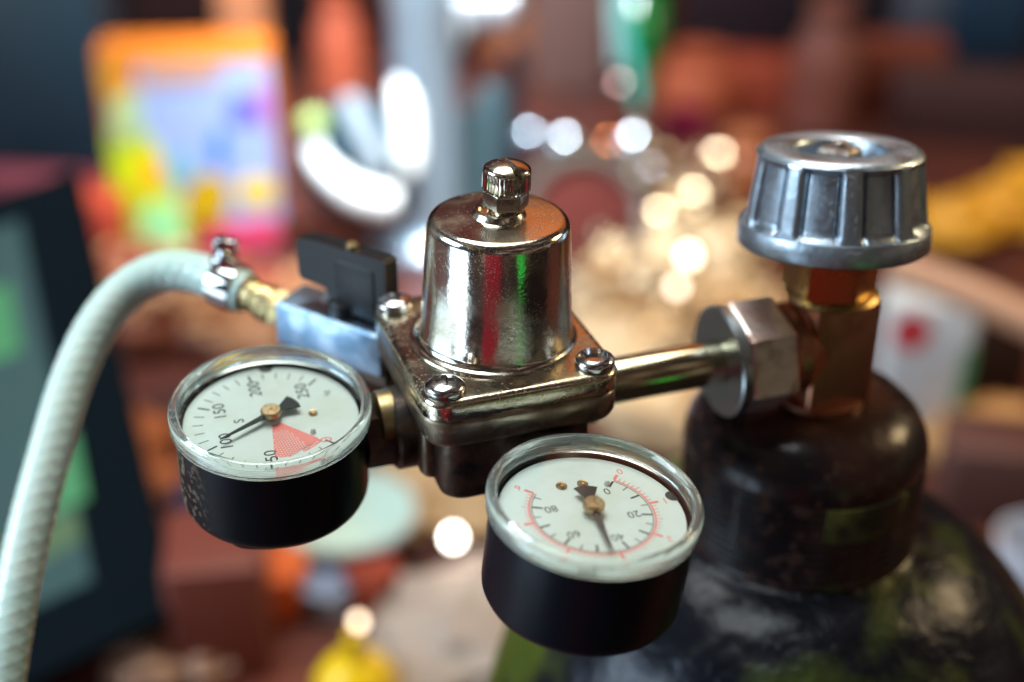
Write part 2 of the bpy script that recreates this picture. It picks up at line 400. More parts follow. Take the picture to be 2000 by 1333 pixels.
# ------------------------------------------------------------------ gauges
def gauge(center, R, tilt_u, tilt_v, six, left):
    n = (Vector((0, 0, 1)) + U * tilt_u - V * tilt_v).normalized()
    G = Matrix.Translation(center) @ Vector((0, 0, 1)).rotation_difference(n).to_matrix().to_4x4()
    H = 29.6
    mb = MB(); mb.M = G
    Rc = R - 1.15
    mb.lathe([(0, -H), (Rc - 4.5, -H), (Rc - 2.2, -H + .35), (Rc - .8, -H + 1.2), (Rc - .15, -H + 2.6), (Rc, -H + 4), (Rc, -5.2), (Rc - .5, -4.9), (Rc - 1.6, -4.9),
              (Rc - 1.7, -8.0), (0, -8.0)], n=128)
    if left: mb.loft(lambda i: rrect(8.5 - i, 9 - i, 6), [(.5, -H - 1.7), (0, -H - 1.3), (0, -H + 1)], Matrix.Translation((-2, -Rc + 12.2, 0)))
    case = mb.build('pressure_gauge', CASEM, reg, 35)
    # dial with printed scale, all in one mesh
    dz = -5.6
    d = MB(); d.M = G; Rd = R - 3.3
    d.lathe([(0, dz - .5), (Rd, dz - .5), (Rd, dz), (0, dz)], n=96)
    h = dz + .03
    def tick(ang, r0, r1, wd, mi, zz=h):
        d.mi = mi; M = Matrix.Rotation(rad(ang), 4, 'Z')
        d.add([(r0, -wd / 2, zz), (r1, -wd / 2, zz), (r1, wd / 2, zz), (r0, wd / 2, zz)], [(0, 1, 2, 3)], M)
    def arc(a0, a1, r0, r1, mi, zz=h):
        d.mi = mi; N = max(2, int(abs(a1 - a0) / 3)); vs = []
        for k in range(N + 1):
            t = rad(a0 + (a1 - a0) * k / N); vs += [(r0 * math.cos(t), r0 * math.sin(t), zz), (r1 * math.cos(t), r1 * math.sin(t), zz)]
        d.add(vs, [(2 * k, 2 * k + 1, 2 * k + 3, 2 * k + 2) for k in range(N)])
    def num(txt, ang, r, size, mi, bold=.02, rot=0):
        d.mi = mi; t = rad(ang)
        text_shape(d, txt, size, Matrix.Translation((r * math.cos(t), r * math.sin(t), h)) @ Matrix.Rotation(rad(six + 90 + rot), 4, 'Z'), bold)
    z0 = six - 45
    if left:
        per = 270 / 250
        for v in range(0, 251, 10):
            big = v % 50 == 0; tick(z0 - v * per, 17.0 if not big else 16.4, 19.6, .28 if not big else .55, 1)
        for v in (50, 100, 150, 200, 250): num(str(v), z0 - v * per, 14.6 if v == 50 else 13.6, 4.4, 1)
        num('0', z0 + 1, 16.6, 4.4, 2, 0)
        num('S', six + 172, 8.0, 3.6, 1, .03)
        num('kg', z0 - 250 * per - 20, 17.0, 2.4, 1, -.01)
        # red wedge: solid outer half, printed with a screen of dots on the other
        d.mi = 2; a0, a1, am = z0 - 1, z0 - 50 * per + 3, z0 - 19
        def P(r, a, zz=h): return (r * math.cos(rad(a)), r * math.sin(rad(a)), zz)
        d.add([P(2.6, a0), P(14.6, a0), P(14.8, am + 4), P(2.6, am)], [(0, 1, 2, 3)])
        d.add([P(2.6, am), P(14.8, am + 4), P(16.0, a1 + 14), P(15.4, a1), P(2.6, a1)], [(0, 1, 2, 3, 4)])
        arc(z0 - 2, z0 - 24, 14.5, 15.9, 2, h)
        d.mi = 0                                            # white dots left unprinted
        for i in range(-2, 40):
            for j in range(-22, 22):
                x, y = i * .86 + (j % 2) * .43, j * .66
                q = Matrix.Rotation(rad((am + a1) / 2), 2) @ Vector((x, y)); r = q.length; a = math.degrees(math.atan2(q.y, q.x))
                aa = (a - a1 + 180) % 360 - 180
                if aa > 1.5 and r > 5.5 and (aa < (am + 3 - a1) and r < 15.0 or (r > 14.9 and r < 15.6 and aa < z0 - 4 - a1)):
                    d.add([(q.x + .25 * math.cos(t), q.y + .18 * math.sin(t), h + .02) for t in [k * PI / 3 for k in range(6)]], [(0, 1, 2, 3, 4, 5)])
        nt_a, pins = 102, [(29 - 14, 10.6, 1.15)]
        needle_a, off = z0 - 99 * per, 0
    else:
        per = 270 / 87.0
        arc(z0, z0 - 270, 14.1, 14.3, 1)
        arc(z0, z0 - 270, 14.55, 15.0, 2)
        for v in range(0, 86, 5):
            big = v % 10 == 0; tick(z0 - v * per, 11.6 if big else 12.4, 14.1, .55 if big else .28, 1)
        for v in (0, 20, 40, 60, 80): num(str(v), z0 - v * per, 9.7, 3.3, 1, 0)
        for b in range(0, 61):
            big = b % 10 == 0; mid = b % 5 == 0
            tick(z0 - b * 4.5, 15.0, 17.2 if big else 16.5 if mid else 16.0, .75 if big else .25, 2)
        for b in range(0, 7): num(str(b), z0 - b * 45, 18.9, 3.0, 2, 0)
        nt_a, pins = 25, [(127, 11.6, 1.35), (100, 11.0, 1.35)]
        needle_a = z0 - 46.5 * per
    d.mi = 1
    t = rad(nt_a); cx, cy = (Rd - .2) * math.cos(t), (Rd - .2) * math.sin(t)
    d.add([(cx + 1.9 * math.cos(q), cy + 1.9 * math.sin(q), h + .01) for q in [k * PI / 10 for k in range(20)]], [tuple(range(20))])
    d.build('dial', [DIALM, INK, RED], case, 30)
    # pins / rivets on the dial
    for (a, r, rr) in pins:
        p = MB(); p.M = G; t = rad(a)
        p.lathe([(0, 0), (rr, 0), (rr, .35), (rr * .8, .6), (rr * .45, .55), (rr * .35, .3), (0, .25)], Matrix.Translation((r * math.cos(t), r * math.sin(t), dz)), 24)
        p.build('rivet', HUBM, case)
    # stop peg
    p = MB(); p.M = G; t = rad(z0 + 4); p.lathe([(.8, 0), (.6, 1.0), (.3, 1.3)], Matrix.Translation((12.2 * math.cos(t), 12.2 * math.sin(t), dz)), 20)
    p.build('stop_peg', DIALM, case)
    # needle
    nd = MB(); nd.M = G @ Matrix.Rotation(rad(needle_a), 4, 'Z')
    nz_ = dz + 1.7
    out = [(15.6, 0), (14.4, -.24), (3.0, -.85), (0, -1.5), (-2.5, -.75), (-4.6, -1.7), (-7.2, -2.9), (-7.7, -1.5), (-7.85, 0), (-7.7, 1.5), (-7.2, 2.9), (-4.6, 1.7), (-2.5, .75), (0, 1.5), (3.0, .85), (14.4, .24)]
    nd.rings([[(x, y, nz_) for x, y in out], [(x, y, nz_ + .28) for x, y in out]])
    nd.build('needle', NEEDLE, case, 20)
    hb = MB(); hb.M = G
    hb.lathe([(0, dz), (1.0, dz), (1.0, dz + 1.2), (2.35, dz + 1.3), (2.6, dz + 1.7), (2.6, dz + 2.9), (2.3, dz + 3.25), (.25, dz + 3.3), (.25, dz + 3.0), (0, dz + 3.0)], n=40)
    hb.build('needle_hub', HUBM, case)
    # clear plastic cap: ring of solid plastic with moulded ridges inside, thin window across it
    rg = MB(); rg.M = G; Ri = R - 2.6
    prof = [(Ri, -1.0), (Ri + .5, -.35), (R - 2.0, -.1), (R - 1.2, 0), (R - .5, -.25), (R - .1, -.9), (R, -1.6), (R, -3.9), (R - .15, -4.6), (R - .9, -4.75), (R - 2.2, -4.75)]
    for k in range(7):
        zz = -4.4 + k * .46; prof += [(Ri + .62, zz), (Ri + .30, zz + .2)]
    rg.lathe(prof, n=160, loop=True)
    rg.build('lens_ring', PLASTIC, case, 40)
    wn = MB(); wn.M = G; wn.lathe([(0, -.95), (Ri - .02, -.95)], n=96, cap0=False, cap1=False)
    wn.build('lens_window', PANE, case, 35, True)
    return case, G
gl, GL = gauge((-56.4, -19.1, -8.6), 25.35, 0.0, .115, 17, True)
gr, GR = gauge((23.6, -56.0, -10.8), 25.2, .085, .06, 112, False)
gl['label'] = 'left gauge with a red wedge on its dial, needle at 100'
gr['label'] = 'right gauge with black and red scales round its dial'

# gauge stems (hex brass)
def hexbar(name, p0, p1, R, m, parent, rot=0, ch=.6):
    p0, p1 = Vector(p0), Vector(p1); L = (p1 - p0).length
    mb = MB(); mb.loft(lambda i: ngon(6, R - i, rad(rot)), [(ch, 0), (0, ch * .7), (0, L - ch * .7), (ch, L)], axisM(p0, p1 - p0))
    return mb.build(name, m, parent, 25)
zc = Vector((0, 0, -24))
hexbar('gauge_fitting', Cc - U * 36.0 + zc, Cc - U * 27.6 + zc, 8.6, DARKHEX, reg, 30)
mb = MB(); mb.lathe([(6.4, 0), (7.6, .6), (7.6, 4.5), (5.6, 5.5)], axisM(Cc - U * 32.0 + Vector((0, 0, -19.6)), U), 40); mb.build('fitting_collar', BRASS2, reg)
f0 = Cc + U * 5.5 - V * 30 + Vector((0, 0, -26))
hexbar('gauge_fitting', f0, f0 - V * 8, 8.2, DARKHEX, reg, 30)

# inlet pipe, washer flange and hexagon nut towards the cylinder
zi = Vector((0, 0, -20.5))
mb = MB(); mb.lathe([(5.6, 0), (6.3, 1), (6.3, 47), (6.0, 48)], axisM(Cc + U * 26.5 + zi, U), 48)
mb.build('inlet_pipe', mat('pipe_nickel', (.60, .55, .38), .15, 1, col2=(.45, .40, .24), nscale=100, rough2=.25), reg)
mb = MB(); mb.lathe([(6.2, 0), (15.2, 0), (15.9, .5), (15.9, 3.0), (15.2, 3.6), (6.2, 3.6)], axisM(Cc + U * 66.5 + zi, U), 72)
mb.build('nut_flange', mat('grey_zinc', (.40, .44, .46), .30, 1, rough2=.4, nscale=80), reg)
nut = MB(); nut.loft(lambda i: ngon(6, 16.4 - i, rad(45)), [(1.5, 0), (.5, .5), (0, 1.4), (0, 13.2), (.8, 14.3), (1.8, 14.6)], axisM(Cc + U * 70.2 + zi, U))
nut.build('union_nut', mat('dirty_nut_steel', (.78, .64, .60), .38, .9, col2=(.42, .28, .24), nscale=130, rough2=.6, bump=.25, bscale=240), reg, 25)

# ball valve at the outlet, with its black lever and hose barb
A = Vector((-31.5, 26.2, -17.5)); B = Vector((-60.5, 42.0, -15.6)); ax = (B - A).normalized()
bvM = axisM(A, B - A)
L_ = (B - A).length
bv = MB(); bv.loft(lambda i: rrect(6.9 - i, 7.2 - i, 1.2), [(.8, -4), (0, -3), (0, L_ - 1), (1.0, L_)], bvM)
ball = bv.build('ball_valve', BLUEM, reg, 30)
bh = MB(); bh.loft(lambda i: rrect(5.0 - i, 5.6 - i, 2), [(.5, -6), (0, -5), (0, -1), (.4, 0)], bvM @ Matrix.Translation((-6.0, -1, 6)))
mid = A + ax * (L_ * .38)
lev = MB()
yaw = math.atan2(ax.y, ax.x) - rad(4)
LM = Matrix.Translation((mid.x, mid.y, mid.z + 7)) @ Matrix.Rotation(yaw, 4, 'Z')
lev.M = LM
lev.lathe([(5.2, 0), (5.2, 3.2), (4.4, 4)], n=32)
lev.box(-13.5, 1.5, -2.9, 2.9, .8, 17, 1.0)
side = [(-16.5, 5), (-16.5, 19.5), (-15.5, 20.5), (8, 20.8), (13.5, 20.2), (14.5, 19), (14.5, 8.5), (13.5, 7.5), (5, 7), (3, 3), (-13, 3)]
lev.rings([[(x, -2.6, z) for x, z in side], [(x, -3.2, z * .985 + .1) for x, z in side], [(x, 2.6, z) for x, z in side]])
lo = lev.build('lever', BLACKP, ball, 30)
ls = MB(); ls.M = LM; ls.lathe([(1.9, 18), (1.9, 21.6), (1.4, 22)], Matrix.Translation((-3.5, 0, 0)), 20); ls.build('lever_screw', BRASS2, ball)
# dark valve underside block
ub = MB(); ub.loft(lambda i: rrect(5.8 - i, 5.8 - i, 3), [(1, 0), (0, 1), (0, 22), (1, 23)], bvM @ Matrix.Translation((-6.5, 0, -5)))
ub.build('valve_outlet_block', CAST, ball)
hexbar('barb_nut', B + ax * -.5, B + ax * 4.5, 6.0, BRASS2, reg, 10)
C0 = B + ax * 4.5; C1 = Vector((-83.5, 55.0, -10.5))
mb = MB(); Lb = (C1 - C0).length
pr = [(4.2, 0), (5.6, .5), (5.6, 5), (4.4, 6), (4.4, 7)] + [(4.9, 7.5), (4.9, 11), (4.2, 12), (4.2, Lb)]
mb.lathe(pr, axisM(C0, C1 - C0), 36); mb.build('hose_barb', BRASS2, reg)

# ------------------------------------------------------------------ hose with its clamp
hose = thing('gas_hose', 'milky green braided plastic hose arching down the left side', 'hose', (-125, 20, -60))
hp = [(-74.0, 49.8, -13.2), (-82.5, 54.4, -11.6), (-91.9, 59.3, -10.9), (-103.0, 61.0, -12.4), (-113.0, 57.5, -17.5), (-120.5, 48, -25.5), (-125.4, 34.5, -36),
      (-128.6, 18.5, -48.5), (-131.8, -.5, -64), (-134.3, -19, -82), (-136.3, -37, -103), (-138, -55, -128), (-139, -70, -155)]
def catmull(P, step):
    P = [Vector(p) for p in P]; P = [2 * P[0] - P[1]] + P + [2 * P[-1] - P[-2]]; out = []
    for i in range(1, len(P) - 2):
        a, b, c, d = P[i - 1:i + 3]; N = max(2, int((c - b).length / step))
        for k in range(N):
            t = k / N; out.append(.5 * ((2 * b) + (c - a) * t + (2 * a - 5 * b + 4 * c - d) * t * t + (3 * b - a - 3 * c + d) * t ** 3))
    return out + [P[-2]]
pts = catmull(hp, .6)
hm = MB(); hm.tube(pts, 6.15, 60)
for i in range(len(hm.v)):
    ring, j = divmod(i, 60)
    c = pts[ring]; dlt = hm.v[i] - c; th = 2 * PI * j / 60; s = ring * .6
    q = max(math.cos(4 * th + s * 1.35), math.cos(4 * th - s * 1.35)) ** 5
    hm.v[i] = c + dlt * (1 + .032 * max(0, q))
hm.build('hose_wall', HOSEM, hose, 60)
cp = Vector((-79.5, 52.8, -12.1)); ct = (Vector(hp[2]) - Vector(hp[0])).normalized()
cl = MB(); cl.lathe([(6.4, -4), (7.1, -4), (7.3, 0), (7.1, 4), (6.4, 4)], axisM(cp, ct), 48)
clo = cl.build('hose_clamp', CHROME, hose)
cs = MB(); cs.lathe([(3.2, 0), (3.6, .6), (3.6, 3), (3.1, 3.5), (1.7, 3.6), (1.7, 8.6)], Matrix.Translation(cp + Vector((-1, 1, 6.6))), 24)
cs.box(-4, 4, -3.6, 3.6, 0, 3, .5, Matrix.Translation(cp + Vector((-1, 1, 5.6))))
cs.box(-3.6, 3.6, -1.8, 1.8, 8.0, 11.2, .5, Matrix.Translation(cp + Vector((0, 1, 3.4))) )
cs.build('clamp_screw', CHROME, clo)

# ------------------------------------------------------------------ gas cylinder
cyl = thing('gas_cylinder', 'dark green steel gas cylinder with brass valve and ribbed aluminium handwheel', 'gas cylinder', (94.6, 36, -350))
XC, YC = 94.8, 33.5
T0 = Matrix.Translation((XC - 2, YC + 4, 0))
cap = MB(); cap.M = T0
pr = [(0, -38.5), (17, -38.8), (23, -39.6), (29, -42), (33.2, -46), (35.6, -50.5), (36.3, -54)]
z = -56
while z > -82:
    pr += [(36.3, z), (36.0, z - 1.0), (36.5, z - 2)]; z -= 2.6
pr += [(36.9, -85.5), (35.8, -87), (34.5, -87.3)]
cap.lathe(pr, n=96, cap0=False, cap1=False)
neck = cap.build('neck_ring', mat('dark_painted_collar', (.014, .010, .012), .32, .1, col2=(.05, .020, .016), nscale=34, npos=(.5, .66), rough2=.42, bump=1.4, bscale=38, coat=.25, dust=.7, dscale=240, dpos=(.57, .64), dcol=(.09, .05, .04)), cyl, 35)
# yellow-green stamped tag on the collar
tg = MB(); tg.M = T0
a0, a1 = rad(-90), rad(-48); vs = []; N = 16
for k in range(N + 1):
    t = a0 + (a1 - a0) * k / N; c, s = math.cos(t), math.sin(t)
    vs += [(36.0 * c, 36.0 * s, -68), (37.3 * c, 37.3 * s, -68), (37.3 * c, 37.3 * s, -57), (36.0 * c, 36.0 * s, -57)]
fs = []
for k in range(N):
    for q in range(4): fs.append((4 * k + q, 4 * k + (q + 1) % 4, 4 * k + 4 + (q + 1) % 4, 4 * k + 4 + q))
fs += [(0, 1, 2, 3), (4 * N + 3, 4 * N + 2, 4 * N + 1, 4 * N)]
tg.add(vs, fs)
tg.build('collar_tag', mat('olive_tag', (.20, .20, .045), .4, 0, col2=(.03, .03, .02), nscale=70, npos=(.36, .60), bump=.4, bscale=120), neck)
sh = MB(); sh.M = T0
pr = [(33, -82)]
for k in range(1, 25):
    t = k / 24 * PI / 2; pr.append((34 + 66 * math.sin(t) ** 1.15, -86 - 105 * (1 - math.cos(t))))
pr += [(100, -205), (100, -345), (96, -350), (0, -350)]
sh.lathe(pr, n=128, cap0=False)
def tank_paint():
    m = mat('tank_paint', (.008, .009, .015), .34, .4, col2=(.075, .10, .010), nscale=16, npos=(.50, .62), rough2=.6, bump=2.2, bscale=75, coat=.15, detail=6)
    return m
sh.build('tank', tank_paint(), cyl, 50)
# valve body block + gland + handwheel
T1 = Matrix.Translation((XC, YC, 0)) @ Matrix.Rotation(A19, 4, 'Z')
vb = MB(); vb.M = T1
vb.loft(lambda i: [(x + 1, y) for x, y in rrect(10.4 - i, 9.4 - i, 1.6)], [(2.5, -41), (0, -38), (0, -5.5), (.6, -4.2), (2.4, -3.4)])
vb.lathe([(9.4, -5), (9.4, -3.0), (8.0, -2)], n=40)
vb.lathe([(12.5, 0), (13.2, 1), (13.2, 5), (11, 8), (9.4, 11)], axisM((-16, 0, -20.5), (1, 0, 0)), 48)
vb.lathe([(9, -45), (13, -45), (13, -37), (9, -36)], n=40)
vb.build('valve_body', COPPER, cyl, 35)
hexbar('gland_nut', (XC - 1.2, YC, -3.0), (XC - 1.2, YC, 11.0), 13.3, BRASS, cyl, 52, 1.0)
mb = MB(); mb.M = T1; mb.lathe([(13.0, -4.8), (13.4, -4.2), (12.4, -3.0), (11, -2.6)], n=48); mb.build('gland_washer', BRASS, cyl)

NR = 9
def wheel_r(th, lvl, zz):
    t = (zz - 16) / 21.0; t = max(0, min(1, t))
    Ro = 25.5 - 3.0 * t
    ph = ((th / (2 * PI) * NR) % 1.0)
    dd = abs(ph - .5) * 2                       # 1 at the rib middle, 0 in the middle of a panel
    rib = 1 / (1 + math.exp(-(dd - .66) / .04))
    groove = math.exp(-((dd - .56) / .05) ** 2)
    fade = max(0, min(1, (zz - 19.2) / 1.2)) * max(0, min(1, (37.2 - zz) / 1.4))
    return Ro - fade * ((1 - rib) * 1.5 + groove * 1.3)
hw = MB(); WT = Matrix.Translation((XC - 1.6, YC, 10.6)) @ Matrix.Rotation(rad(-9), 4, 'X') @ Matrix.Rotation(rad(-12.5), 4, 'Z') @ Matrix.Translation((0, 0, -12.6 * 1.02)) @ Matrix.Diagonal((1, 1, 1.02, 1)); hw.M = WT
N = 360; rings_ = []
for r_, z_ in ((12, 12.6), (25.7, 12.7), (26.25, 13.1), (26.35, 13.5), (26.1, 18.4), (25.8, 18.8)):
    rings_.append([(r_ * math.cos(2 * PI * i / N), r_ * math.sin(2 * PI * i / N), z_) for i in range(N)])
for k in range(22):
    z_ = 18.9 + k * (37.6 - 18.9) / 21
    rings_.append([(wheel_r(2 * PI * i / N, 0, z_) * math.cos(2 * PI * i / N), wheel_r(2 * PI * i / N, 0, z_) * math.sin(2 * PI * i / N), z_) for i in range(N)])
for r_, z_ in ((21.9, 38.4), (20.8, 39.1), (19.2, 39.4), (13.0, 39.2), (12.2, 38.6), (11.8, 37.5), (11.5, 31.5), (6.0, 31.0), (5.2, 33), (1, 33)):
    rings_.append([(r_ * math.cos(2 * PI * i / N), r_ * math.sin(2 * PI * i / N), z_) for i in range(N)])
hw.rings(rings_)
wheel = hw.build('handwheel', ZINC, cyl, 38)
mb = MB(); mb.M = WT; mb.loft(lambda i: ngon(4, 6.4 - i, rad(20)), [(0, 31), (0, 38.0), (1, 39.2)]); mb.lathe([(2.2, 38), (2.2, 40.4), (1.6, 41)], n=20)
mb.build('spindle', ZINC2, wheel, 25)

exec_bg = True
# ------------------------------------------------------------------ things on the counter behind, all far out of focus
K = {}
def paint(c, rough=.45, **k):
    key = 'paint_%d_%d_%d_%d' % (*c, int(rough * 100))
    return mat(key, lin(c), rough, **k)

def pxmm(d): return d / FPX
def place(px, py, z=CZ):
    p = spot(px, py, z); return p, (p - CAM).dot(FW)

def carton(name, label, cat, px, py, wpx, hpx, depth, m, yaw=0, group=None, r=3, z=CZ, lean=0):
    p, d = place(px, py, z); W, H = wpx * pxmm(d), hpx * pxmm(d) / .9
    o = MB(); o.M = Matrix.Translation(p) @ Matrix.Rotation(rad(yaw), 4, 'Z') @ Matrix.Rotation(rad(lean), 4, 'X')
    o.box(-W / 2, W / 2, 0, depth, 0, H, r); ob = o.build(name, m); tag(ob, label, cat, group)
    return ob, o.M, W, H
def turned(name, label, cat, px, py, prof, m, n=48, group=None, z=CZ, scale_px=None, parent=None):
    """prof in photo pixels at that spot: (r, height)"""
    p, d = place(px, py, z); k = pxmm(d)
    o = MB(); o.M = Matrix.Translation(p); o.lathe([(r * k, h * k / .92) for r, h in prof], n=n)
    ob = o.build(name, m, parent, 40)
    if label: tag(ob, label, cat, group)
    return ob, p, k
def ballobj(name, p, R, m, parent=None, squash=1, n=32):
    o = MB(); o.lathe([(R * math.sin(PI * k / 16), -R * squash * math.cos(PI * k / 16)) for k in range(17)], Matrix.Translation(p), n); return o.build(name, m, parent, 60)

# the printed carton, upper left
sweet = thing('printed_box', 'brightly printed box with yellow-green side band and pink bottom, at the upper left', 'box', spot(385, 470, CZ))
bm_, M_, W_, H_ = carton('carton', None, None, 398, 488, 318, 362, 45, paint((186, 96, 22), .5), yaw=4, lean=-2)
attach_fix = bm_; attach(bm_, sweet)
def patch(name, m, pts, off=.6, parent=None):
    o = MB(); o.M = M_
    f = [(x * W_, -off, z * H_) for x, z in pts]; b = [(x * W_, -off + .5, z * H_) for x, z in pts]
    o.rings([f, b]); ob = o.build(name, m, parent, 0); return ob
def blob(cx, cz, rx, rz, n=20): return [(cx + rx * math.cos(2 * PI * k / n), cz + rz * math.sin(2 * PI * k / n)) for k in range(n)]
patch('printed_band', paint((200, 122, 30)), [(-.47, .93), (.47, .93), (.47, .985), (-.47, .985)], 1.6, sweet)
patch('printed_band', paint((200, 135, 34)), [(-.48, .76), (-.36, .78), (-.34, .92), (-.48, .92)], 2.0, sweet)
patch('front_panel', paint((142, 158, 200)), [(-.26, .14), (.49, .14), (.485, .94), (-.28, .94)], .8, sweet)
patch('printed_band', paint((190, 205, 6)), [(-.49, .22), (-.40, .04), (-.06, .02), (-.12, .25), (-.22, .58), (-.49, .60)], 1.6, sweet)
patch('printed_band', paint((165, 185, 130)), [(-.47, .52), (-.27, .56), (-.27, .80), (-.44, .82)], 1.6, sweet)
patch('printed_band', paint((220, 60, 100)), [(-.08, .02), (.46, .02), (.46, .16), (.1, .13)], 1.6, sweet)
patch('printed_patch', paint((160, 232, 160)), blob(-.24, .13, .14, .13), 2.4, sweet)
patch('printed_patch', paint((190, 150, 10)), [(-.1, .14), (.16, .16), (.2, .36), (.06, .40), (-.08, .30)], 2.4, sweet)
patch('printed_patch', paint((228, 190, 60)), blob(.36, .30, .11, .08), 2.4, sweet)
patch('printed_patch', paint((20, 110, 215)), blob(.155, .52, .045, .09), 2.4, sweet)
patch('printed_patch', paint((80, 90, 205)), blob(.30, .70, .07, .07), 2.4, sweet)
patch('printed_patch', paint((150, 90, 180)), blob(.42, .72, .05, .10), 2.4, sweet)
patch('printed_patch', paint((120, 165, 185)), blob(-.08, .42, .10, .08), 2.4, sweet)
patch('printed_patch', paint((240, 165, 30)), blob(-.26, .40, .06, .10), 2.4, sweet)
patch('printed_patch', paint((178, 136, 120)), [(-.24, .82), (.2, .84), (.2, .92), (-.24, .92)], 2.4, sweet)

# bar tap: tower, white bar for its reflection streak, domed spout
TW = thing('beer_tap', 'tall chrome bar tap with a painted white reflection streak, behind the regulator bonnet', 'beer tap', spot(830, 470, CZ))
CHD = mat('bar_chrome', (.30, .38, .46), .36, .6)
t_, pt, kt = turned('tower', None, None, 838, 470, [(110, 0), (110, 14), (80, 30), (62, 60), (60, 420), (70, 470), (66, 520), (0, 530)], CHD, parent=TW)
HIGHLIGHT_WHITE = mat('highlight_white', (.92, .93, .92), .25, 0, coat=.6)  # white for the highlights painted onto tap and kettle
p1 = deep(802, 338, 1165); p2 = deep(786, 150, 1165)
o = MB(); o.tube([p1 + (p2 - p1) * (k / 10) for k in range(11)], [6, 9, 10.5, 11, 11, 11, 11, 11, 10.5, 9, 6], 28); o.build('highlight_bar', HIGHLIGHT_WHITE, TW, 60)  # white bar stands for the bright streak mirrored in the tower
ballobj('highlight_ball', deep(783, 74, 1170), 9, HIGHLIGHT_WHITE, TW)  # white ball stands for a round highlight
ballobj('top_ball', deep(872, 62, 1190), 17, mat('pale_steel', (.62, .70, .76), .3, .3), TW)
o = MB(); o.M = axisM(deep(890, 12, 1230), (1, -.1, .05)); o.lathe([(10, -55), (20, -50), (22, 0), (20, 50), (10, 56)], n=32); o.build('crossbar', mat('pale_metal', (.30, .31, .34), .35, .3), TW)
# big dished chrome plate of the coffee grinder/kettle, lower left of tower
KT = thing('chrome_kettle', 'rounded chrome kettle with a white band for its bright reflection left of the tap', 'kettle', spot(680, 440, CZ))
pk = deep(690, 300, 1190)
o = MB(); o.M = Matrix.Translation(pk); o.lathe([(0, -52), (26, -50), (42, -38), (50, -18), (50, 6), (42, 26), (28, 40), (12, 47), (0, 48)], n=56); o.build('kettle_body', mat('blue_black_steel', (.03, .07, .10), .15, .6), KT, 60)
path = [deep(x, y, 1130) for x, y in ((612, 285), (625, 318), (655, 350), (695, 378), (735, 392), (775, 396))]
o = MB(); o.tube(catmull(path, 4), [5 + 7.5 * math.sin(PI * min(1, max(0, (k + 3) / 40))) for k in range(len(catmull(path, 4)))], 20); o.build('highlight_band', HIGHLIGHT_WHITE, KT, 60)  # white band stands for the bright reflection on the chrome
path = [deep(x, y, 1140) for x, y in ((680, 190), (700, 240), (725, 290), (750, 330))]
o = MB(); o.tube(catmull(path, 4), 9, 20); o.build('handle', mat('grey_steel', (.42, .48, .54), .3, .6), KT, 60)
ballobj('lid_knob', deep(612, 243, 1130), 11, paint((165, 185, 110)), KT)

# dark levers and second tap to the right of the tower
S2 = thing('tap_column', 'short dark steel tap column right of the chrome tower', 'tap', spot(960, 460, CZ))
turned('column', None, None, 960, 430, [(34, 0), (30, 10), (28, 240), (20, 250), (0, 252)], mat('teal_steel', (.10, .17, .20), .3, .7), parent=S2)
ballobj('column_ball', deep(958, 195, 1250), 15, mat('slate_ball', (.10, .17, .23), .3, .2), S2)
turned('pipe', None, None, 1004, 410, [(14, 0), (14, 300), (0, 302)], paint((22, 24, 34)), parent=S2)
turned('sleeve', None, None, 912, 400, [(20, 0), (20, 180), (0, 186)], mat('teal_sleeve', (.18, .30, .33), .3, .5), parent=S2)

# row of metal balls added to give glints beside the tap
glint_balls = [(1035, 268, 33, (190, 205, 220), 'pale steel glint ball standing nearest the tap column'), (1105, 282, 40, (205, 215, 225), 'large pale steel glint ball, second in the row'),
         (1190, 285, 28, (215, 125, 75), 'copper glint ball in the row of pale ones'), (1240, 282, 48, (215, 225, 235), 'largest bright steel glint ball below the green bottle'),
         (1276, 335, 26, (190, 185, 190), 'small grey steel glint ball, lowest of the row'), (1212, 172, 32, (165, 130, 125), 'pinkish metal glint ball touching the green bottle neck')]
for x, y, r, c, lb in glint_balls:
    d = 1230
    o = ballobj('metal_glint_ball', deep(x, y, d), r * pxmm(d) * .9, mat('glint_ball_%d_%d' % (x, y), tuple(v * .9 for v in lin(c)), .10, 1), None)
    tag(o, lb, 'glint_ball', 'metal balls added for glints beside the tap')
# basket-like metal hoop, dark red inside
HP = thing('metal_bowl', 'grey metal bowl on its side, dark red inside, behind the bonnet', 'bowl', spot(1140, 470, CZ))
hc = deep(1140, 425, 1150)
o = MB(); o.M = axisM(hc, CAM - hc); o.lathe([(44, 0), (50, 3), (54, -4), (52, -30), (30, -48), (0, -50), (0, -46), (28, -44), (46, -28)], n=56, cap0=False, cap1=False); o.build('bowl_shell', mat('grey_metal', (.26, .24, .21), .35, .5), HP, 50)
o = MB(); o.M = axisM(hc, CAM - hc); o.lathe([(0, -6), (44.5, -6), (44.5, -8), (0, -8)], n=48); o.build('bowl_lining', paint((96, 38, 32)), HP)

